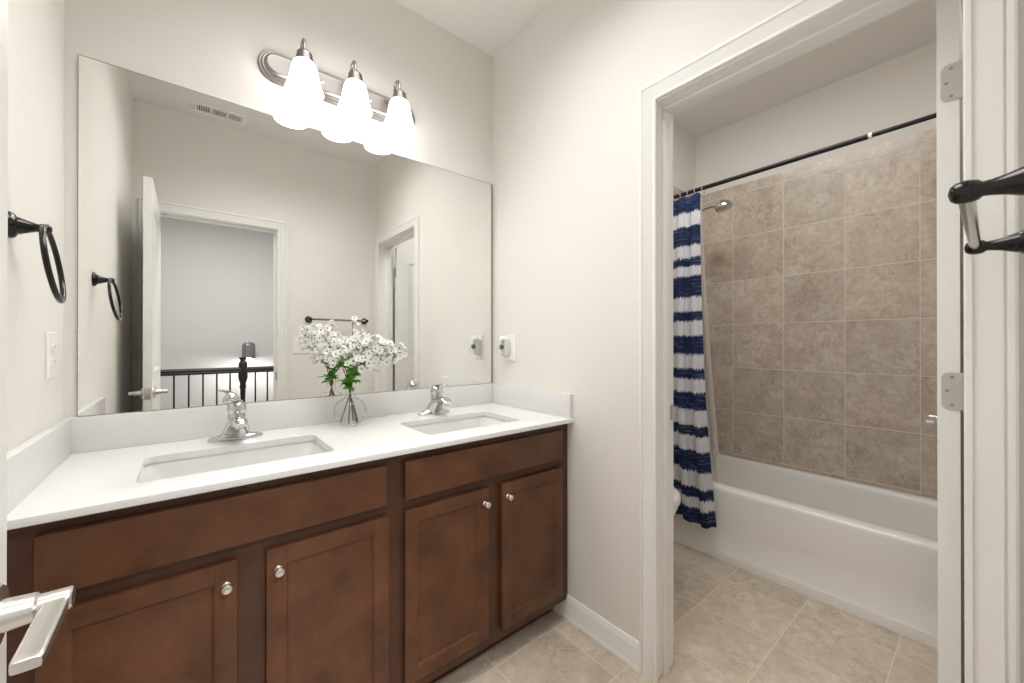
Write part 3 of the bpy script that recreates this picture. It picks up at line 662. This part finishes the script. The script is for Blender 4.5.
# curtain: pleated cloth hung outside the tub, on rings
def cloth(name, mat, y0, y1b, y1t, zt, zb, folds, amp, xf, parent=None, nu=150, nv=44, thick=.0008, lift=0.0):
    bm = bmesh.new(); uvl = bm.loops.layers.uv.new('UVMap'); rows = []
    for j in range(nv + 1):
        v = j / nv; z = zt + (zb - zt) * v; row = []
        for i in range(nu + 1):
            u = i / nu; y1 = y1t + (y1b - y1t) * v ** 1.6
            ph = 2 * PI * folds * u + .5 * math.sin(5 * u + 1.3)
            a = amp * (0.55 + 0.6 * v) * (1 + .25 * math.sin(9 * u + 2))
            y = y0 + (y1 - y0) * u + .35 * a * math.sin(2 * ph + v)
            x = xf(v) + a * math.sin(ph + .35 * math.sin(3 * v))
            zz = z + v ** 3 * lift * (math.sin(ph * .5 + .4)) - (1 - v) ** 8 * .010 * abs(math.sin(ph * .5))
            row.append((bm.verts.new((x, y, zz)), u * .9, z))
        rows.append(row)
    for a, b_ in zip(rows, rows[1:]):
        for i in range(nu):
            q = (a[i], a[i + 1], b_[i + 1], b_[i]); f = bm.faces.new([t[0] for t in q])
            for lpz, t in zip(f.loops, q): lpz[uvl].uv = (t[1], t[2])
    o = mk(name, bm, mat, parent, 180)
    sm = o.modifiers.new('thickness', 'SOLIDIFY'); sm.thickness = thick; sm.offset = 0
    return o
cu = thing('shower_curtain', 'navy and white banded shower curtain bunched at one end of the rod', 'shower curtain', (2.50, -0.5, RZ))
cloth('curtain_cloth', M['curtain'], -0.315, -0.757, -0.655, 2.052, 0.178, 4.2, .018, lambda v: 2.535 - .052 * min(1, v * 1.6), cu, lift=.010)
li = thing('shower_liner', 'frosted clear liner hanging inside the tub behind the banded curtain', 'curtain liner', (2.60, -0.5, RZ))
cloth('liner_sheet', M['liner'], -0.32, -0.742, -0.650, 2.045, 0.24, 6, .008, lambda v: 2.563 + .062 * min(1, v * 1.3), li, thick=.0004)
for k in range(9):
    y = -0.325 - k * .0425
    bm = bmesh.new(); tube(bm, [(RX + .018 * math.cos(2 * PI * i / 24), y + .004 * math.sin(2 * PI * i / 24), rz(y) - .008 + .022 * math.sin(2 * PI * i / 24)) for i in range(24)], .0016, 8, closed=True)
    o = mk('curtain_ring', bm, M['zinc'], None, 60); rehome(o, (RX, y, rz(y))); tag(o, 'small metal ring holding the banded shower curtain on the black rod', 'curtain ring', 'rings on the shower rod')

sh = thing('wall_shower', 'chrome shower head on a bent arm beside the curtain', 'shower head', (2.885, YE - .008, 2.02))
bm = bmesh.new(); lathe(bm, [(.030, 0), (.028, .004), (.014, .011), (.010, .012)], (2.885, YE - .0083, 1.985), (0, -1, 0), 22); mk('flange', bm, M['chrome'], sh)
hd = Vector((2.885, -0.53, 2.055)); 
bm = bmesh.new(); tube(bm, bez((2.885, YE - .010, 1.985), (2.885, -.42, 2.00), (2.885, -.49, 2.085), (2.885, -.575, 2.066), 14), .0085, 12); mk('arm', bm, M['chrome'], sh, 50)
bm = bmesh.new(); dn = Vector((0, -.30, -1)).normalized()
lathe(bm, [(.013, -.026), (.020, -.018), (.034, -.008), (.047, .006), (.052, .018), (.052, .029), (.046, .034), (.010, .035)], Vector((2.885, -.634, 2.066)), dn, 28)
tube(bm, [(2.885, -.565, 2.068), (2.885, -.590, 2.066), (2.885, -.630, 2.064)], [.011, .014, .016], 14); mk('head', bm, M['chrome'], sh, 50)

# toilet at the far end of the tub room: only its bowl front shows past the door frame
tq = thing('toilet', 'white toilet partly hidden behind the doorway trim beside the shower curtain', 'toilet', (2.095, -0.25, 0.0))
def egg(cx, cy, hw, l0, l1, z, n=32):
    pts = []
    for i in range(n):
        a = 2 * PI * i / n; c, s = math.cos(a), math.sin(a)
        pts.append((cx + hw * s, cy - (l1 if c > 0 else l0) * c, z))
    return pts
ty = -0.50
bm = bmesh.new(); loft(bm, [egg(2.095, ty + .02, .115, .20, .155, 0), egg(2.095, ty + .02, .11, .19, .15, .03), egg(2.095, ty + .02, .095, .18, .12, .15), egg(2.095, ty, .13, .20, .165, .25), egg(2.095, ty, .172, .215, .222, .34), egg(2.095, ty, .182, .22, .240, .385), egg(2.095, ty, .178, .218, .236, .395), egg(2.095, ty, .13, .17, .18, .395), egg(2.095, ty, .12, .15, .16, .33), egg(2.095, ty, .05, .07, .07, .22)]); mk('bowl', bm, M['porcelain'], tq, 50)
bm = bmesh.new(); loft(bm, [egg(2.095, ty, .184, .22, .246, .3965), egg(2.095, ty, .188, .224, .250, .404), egg(2.095, ty, .188, .224, .250, .418), egg(2.095, ty, .186, .222, .248, .436), egg(2.095, ty, .178, .214, .236, .444), egg(2.095, ty, .08, .1, .11, .448)]); mk('seat_lid', bm, M['porcelain'], tq, 50)
bm = bmesh.new(); loft(bm, [rrect(2.095, -.115, .205, .085, .03, z) for z in (.36, .37)] + [rrect(2.095, -.115, .215, .092, .035, z) for z in (.50, .73)] ); mk('tank', bm, M['porcelain'], tq, 40)
bm = bmesh.new(); loft(bm, [rrect(2.095, -.117, .224, .100, .035, .7305), rrect(2.095, -.117, .226, .102, .035, .745), rrect(2.095, -.117, .218, .094, .032, .762)]); mk('tank_lid', bm, M['porcelain'], tq, 40)

# ------------------------------------------------------------------ vase with blossom branches
vx, vy, vz = 0.764, -0.135, CT
va = thing('flower_vase', 'round clear glass bud vase on the worktop between the two basins', 'vase', (vx, vy, vz))
po = [(.001, 0.0004), (.026, .0004), (.030, .002)] + [(.0615 * math.cos(a), .058 + .0575 * math.sin(a)) for a in [math.radians(d) for d in (-58, -45, -30, -15, 0, 15, 30, 45, 58, 68)]] + [(.0185, .118), (.0165, .126), (.0165, .136), (.019, .143), (.0225, .147)]
pi_ = [(.0205, .1465), (.0170, .142), (.0145, .136), (.0145, .126), (.0165, .117)] + [(.0585 * math.cos(a), .058 + .0545 * math.sin(a)) for a in [math.radians(d) for d in (68, 58, 45, 30, 15, 0, -15, -30, -45, -60)]] + [(.020, .0075), (.001, .0065)]
bm = bmesh.new(); lathe(bm, po + pi_, (vx, vy, vz), seg=36, cap0=False, cap1=False); mk('glass_body', bm, M['glass'], va, 60)

rng = random.Random(11)
def blossom_mesh():
    bm = bmesh.new()
    for k in range(5):
        a = 2 * PI * k / 5; c, s = math.cos(a), math.sin(a); rows = []
        for r, w, h in ((.0015, .0015, .001), (.006, .0048, .0018), (.0105, .0058, .0032), (.0138, .0035, .0056)):
            rows.append([(c * r - s * t * w, s * r + c * t * w, h + abs(t) * .0014) for t in (-1, -.4, .4, 1)])
        loft(bm, rows, close=False)
    lathe(bm, [(.0032, .001), (.0032, .003), (.0014, .0042)], (0, 0, 0), seg=8, mi=1)
    me = bpy.data.meshes.new('blossom'); bm.to_mesh(me); bm.free(); me.materials.append(M['petal']); me.materials.append(M['pollen']); me.shade_smooth(); return me
BLOS = blossom_mesh()
def leaf(bm, p, d, up, size):
    """three-lobed leaf"""
    d = d.normalized(); s = d.cross(up).normalized(); n = s.cross(d)
    for ang, ln in ((0, 1.0), (.8, .72), (-.8, .72)):
        dd = d * math.cos(ang) + s * math.sin(ang); ss = dd.cross(n)
        rows = []
        for t, w, h in ((0, .05, 0), (.25, .17, .03), (.55, .20, .04), (.8, .12, .02), (1.0, .01, -.03)):
            c = p + dd * ln * size * t + n * h * size
            rows.append([c - ss * w * size + n * .05 * size, c, c + ss * w * size + n * .05 * size])
        loft(bm, rows, close=False)
def branch(foot, tip, bend, n_twigs, label, leaves, spread=.05):
    foot = (foot[0] * 1.2, foot[1] * 1.2)
    f0 = Vector((vx + foot[0], vy + foot[1], vz + .014)); neck = Vector((vx + foot[0] * -.10, vy + foot[1] * -.10, vz + .138)); tp = Vector(tip)
    t = thing('flower_branch', label, 'flower', f0, 'blossom branches in the vase')
    low = [f0.lerp(neck, i / 6) for i in range(7)]
    d0 = (neck - f0).normalized()
    hi = bez(neck, neck + d0 * .05 + Vector((0, 0, .03)), tp - Vector(bend) * .06, tp, 14)
    pts = low + hi[1:]; n = len(pts)
    bm = bmesh.new(); tube(bm, pts, [.0026 - .0018 * i / n for i in range(n)], 8)
    spots = []
    for k in range(n_twigs):
        i = 6 + 6 + int((k + .5) / n_twigs * 8); i = min(i, n - 2); p = pts[i]; tg = (pts[i + 1] - pts[i - 1]).normalized()
        rd_ = Vector((rng.gauss(0, 1), rng.gauss(0, 1) * .8, rng.gauss(0, .6))); rd_ = (rd_ - tg * rd_.dot(tg)).normalized()
        e = p + (tg * rng.uniform(.25, .8) + rd_).normalized() * rng.uniform(.55, 1.1) * spread
        e.y = min(e.y, -.022)
        tube(bm, [p, p.lerp(e, .5) + Vector((0, 0, .004)), e], [.0011, .0009, .0007], 5)
        spots.append((e, (e - p).normalized()))
        if rng.random() < .75:
            e2 = p.lerp(e, .7) + Vector((rng.uniform(-1, 1), rng.uniform(-1, 1), rng.uniform(-.5, 1))) * .022; e2.y = min(e2.y, -.022)
            tube(bm, [p.lerp(e, .5), e2], [.0009, .0006], 5); spots.append((e2, (e2 - p).normalized()))
    spots.append((tp, d0))
    mk('stem', bm, M['stem'], t, 60)
    if leaves:
        bm = bmesh.new()
        for k in range(leaves):
            i = rng.randint(7, 13); p = pts[i]; a = rng.uniform(0, 2 * PI); d = Vector((math.cos(a), math.sin(a) * .7, rng.uniform(-.2, 1.5)))
            leaf(bm, p, d, Vector((rng.uniform(-.6, .6), rng.uniform(-1.2, .1), 1)), rng.uniform(.034, .052))
        for v in bm.verts: v.co.y = min(v.co.y, -.02)
        mk('leaves', bm, M['green'], t, 60)
    for e, d in spots:
        o = link(bpy.data.objects.new('blossom', BLOS)); o.parent = t; o.location = e - f0
        dd = (d + Vector((rng.uniform(-.5, .5), rng.uniform(-1.1, .1), rng.uniform(-.2, .8)))).normalized()
        o.rotation_euler = dd.to_track_quat('Z', 'Y').to_euler(); s = rng.uniform(.8, 1.12); o.scale = (s, s, s)
branch((.028, .010), (.962, -.150, 1.150), (1, 0, -.1), 17, 'blossom branch leaning farthest right, over towards the right basin', 1, .050)
branch((-.026, .012), (.768, -.150, 1.272), (0, 0, 1), 5, 'tallest blossom branch, standing upright in the vase', 4, .022)
branch((.012, -.026), (.860, -.190, 1.190), (.5, 0, .7), 26, 'dense blossom branch nearest the worktop front, leaning slightly right', 3, .062)
branch((-.010, -.020), (.805, -.175, 1.180), (.2, 0, 1), 24, 'short dense blossom branch in the middle of the vase', 6, .060)
branch((.004, .024), (.915, -.110, 1.175), (.6, 0, .6), 22, 'blossom branch closest to the mirror, leaning right', 2, .055)
branch((.020, -.014), (.650, -.125, 1.225), (-.8, 0, .4), 20, 'blossom branch leaning left over the left basin side', 4, .050)
branch((.016, .018), (.720, -.085, 1.180), (-.4, 0, .8), 18, 'leafy blossom branch leaning left close to the mirror', 5, .050)

# ------------------------------------------------------------------ hall: stair railing and sconce, seen in the mirror
RY = -2.86
rl = thing('stair_railing', 'dark wooden stair railing with slim balusters and a turned newel in the hall', 'railing', (0.67, RY, 0.0))
bm = bmesh.new(); pr = [(-.030, .900), (.030, .900), (.032, .915), (.026, .925), (.032, .938), (.024, .952), (.0, .956), (-.024, .952), (-.032, .938), (-.026, .925), (-.032, .915)]
loft(bm, [[(x, RY + a, z) for a, z in pr] for x in (-1.59, 2.59)]); mk('handrail', bm, M['rail'], rl)
bm = bmesh.new(); lathe(bm, [(.038, 0.0), (.038, .25), (.030, .28), (.034, .30), (.026, .33), (.020, .45), (.019, .60), (.022, .74), (.028, .77), (.022, .79), (.026, .81), (.036, .84), (.039, .87), (.036, .95), (.036, .985), (.030, 1.005), (.020, 1.015), (.020, 1.025), (.031, 1.035), (.031, 1.045), (.020, 1.052)], (.676, RY, 0), seg=24); mk('newel_post', bm, M['rail'], rl, 40)
for k in range(-17, 19):
    if k == 0: continue
    x = .676 + k * .1005
    if -1.1 < x < 2.2:
        bm = bmesh.new(); bx(bm, x - .0065, x + .0065, RY - .0065, RY + .0065, 0.0, .901, .001); mk('baluster', bm, M['black'], rl)
sc = thing('wall_sconce', 'glowing wall sconce with a grey ribbed shade on the stairwell wall', 'light', (0.85, -4.25, 1.09))
bm = bmesh.new(); lathe(bm, [(.05, .0005), (.05, .008), (.02, .014), (.012, .016), (.012, .09)], (.845, -4.25, 1.16), (0, 1, 0), 20); mk('back_plate', bm, M['nickel'], sc)
bm = bmesh.new(); ro = []
for r, h in ((.012, .19), (.045, .187), (.060, .175), (.066, .15), (.069, .0), (.066, .0), (.063, .148), (.056, .170), (.042, .180), (.010, .183)):
    ro.append([(.845 + r * (1 + .03 * math.cos(12 * 2 * PI * i / 72)) * math.cos(2 * PI * i / 72), -4.14 + r * (1 + .03 * math.cos(12 * 2 * PI * i / 72)) * math.sin(2 * PI * i / 72), 1.0 + h) for i in range(72)])
loft(bm, ro); mk('lamp_shade', bm, plain('ribbed_grey_shade', (0.20, 0.20, 0.20), 0.4, 0.5), sc, 60)
bm = bmesh.new(); lathe(bm, [(.012, .10), (.014, .08), (.026, .05), (.028, .03), (.020, .008), (.002, .0)], (.845, -4.14, .985), seg=16); mk('bulb', bm, M['sconcebulb'], sc, 60)
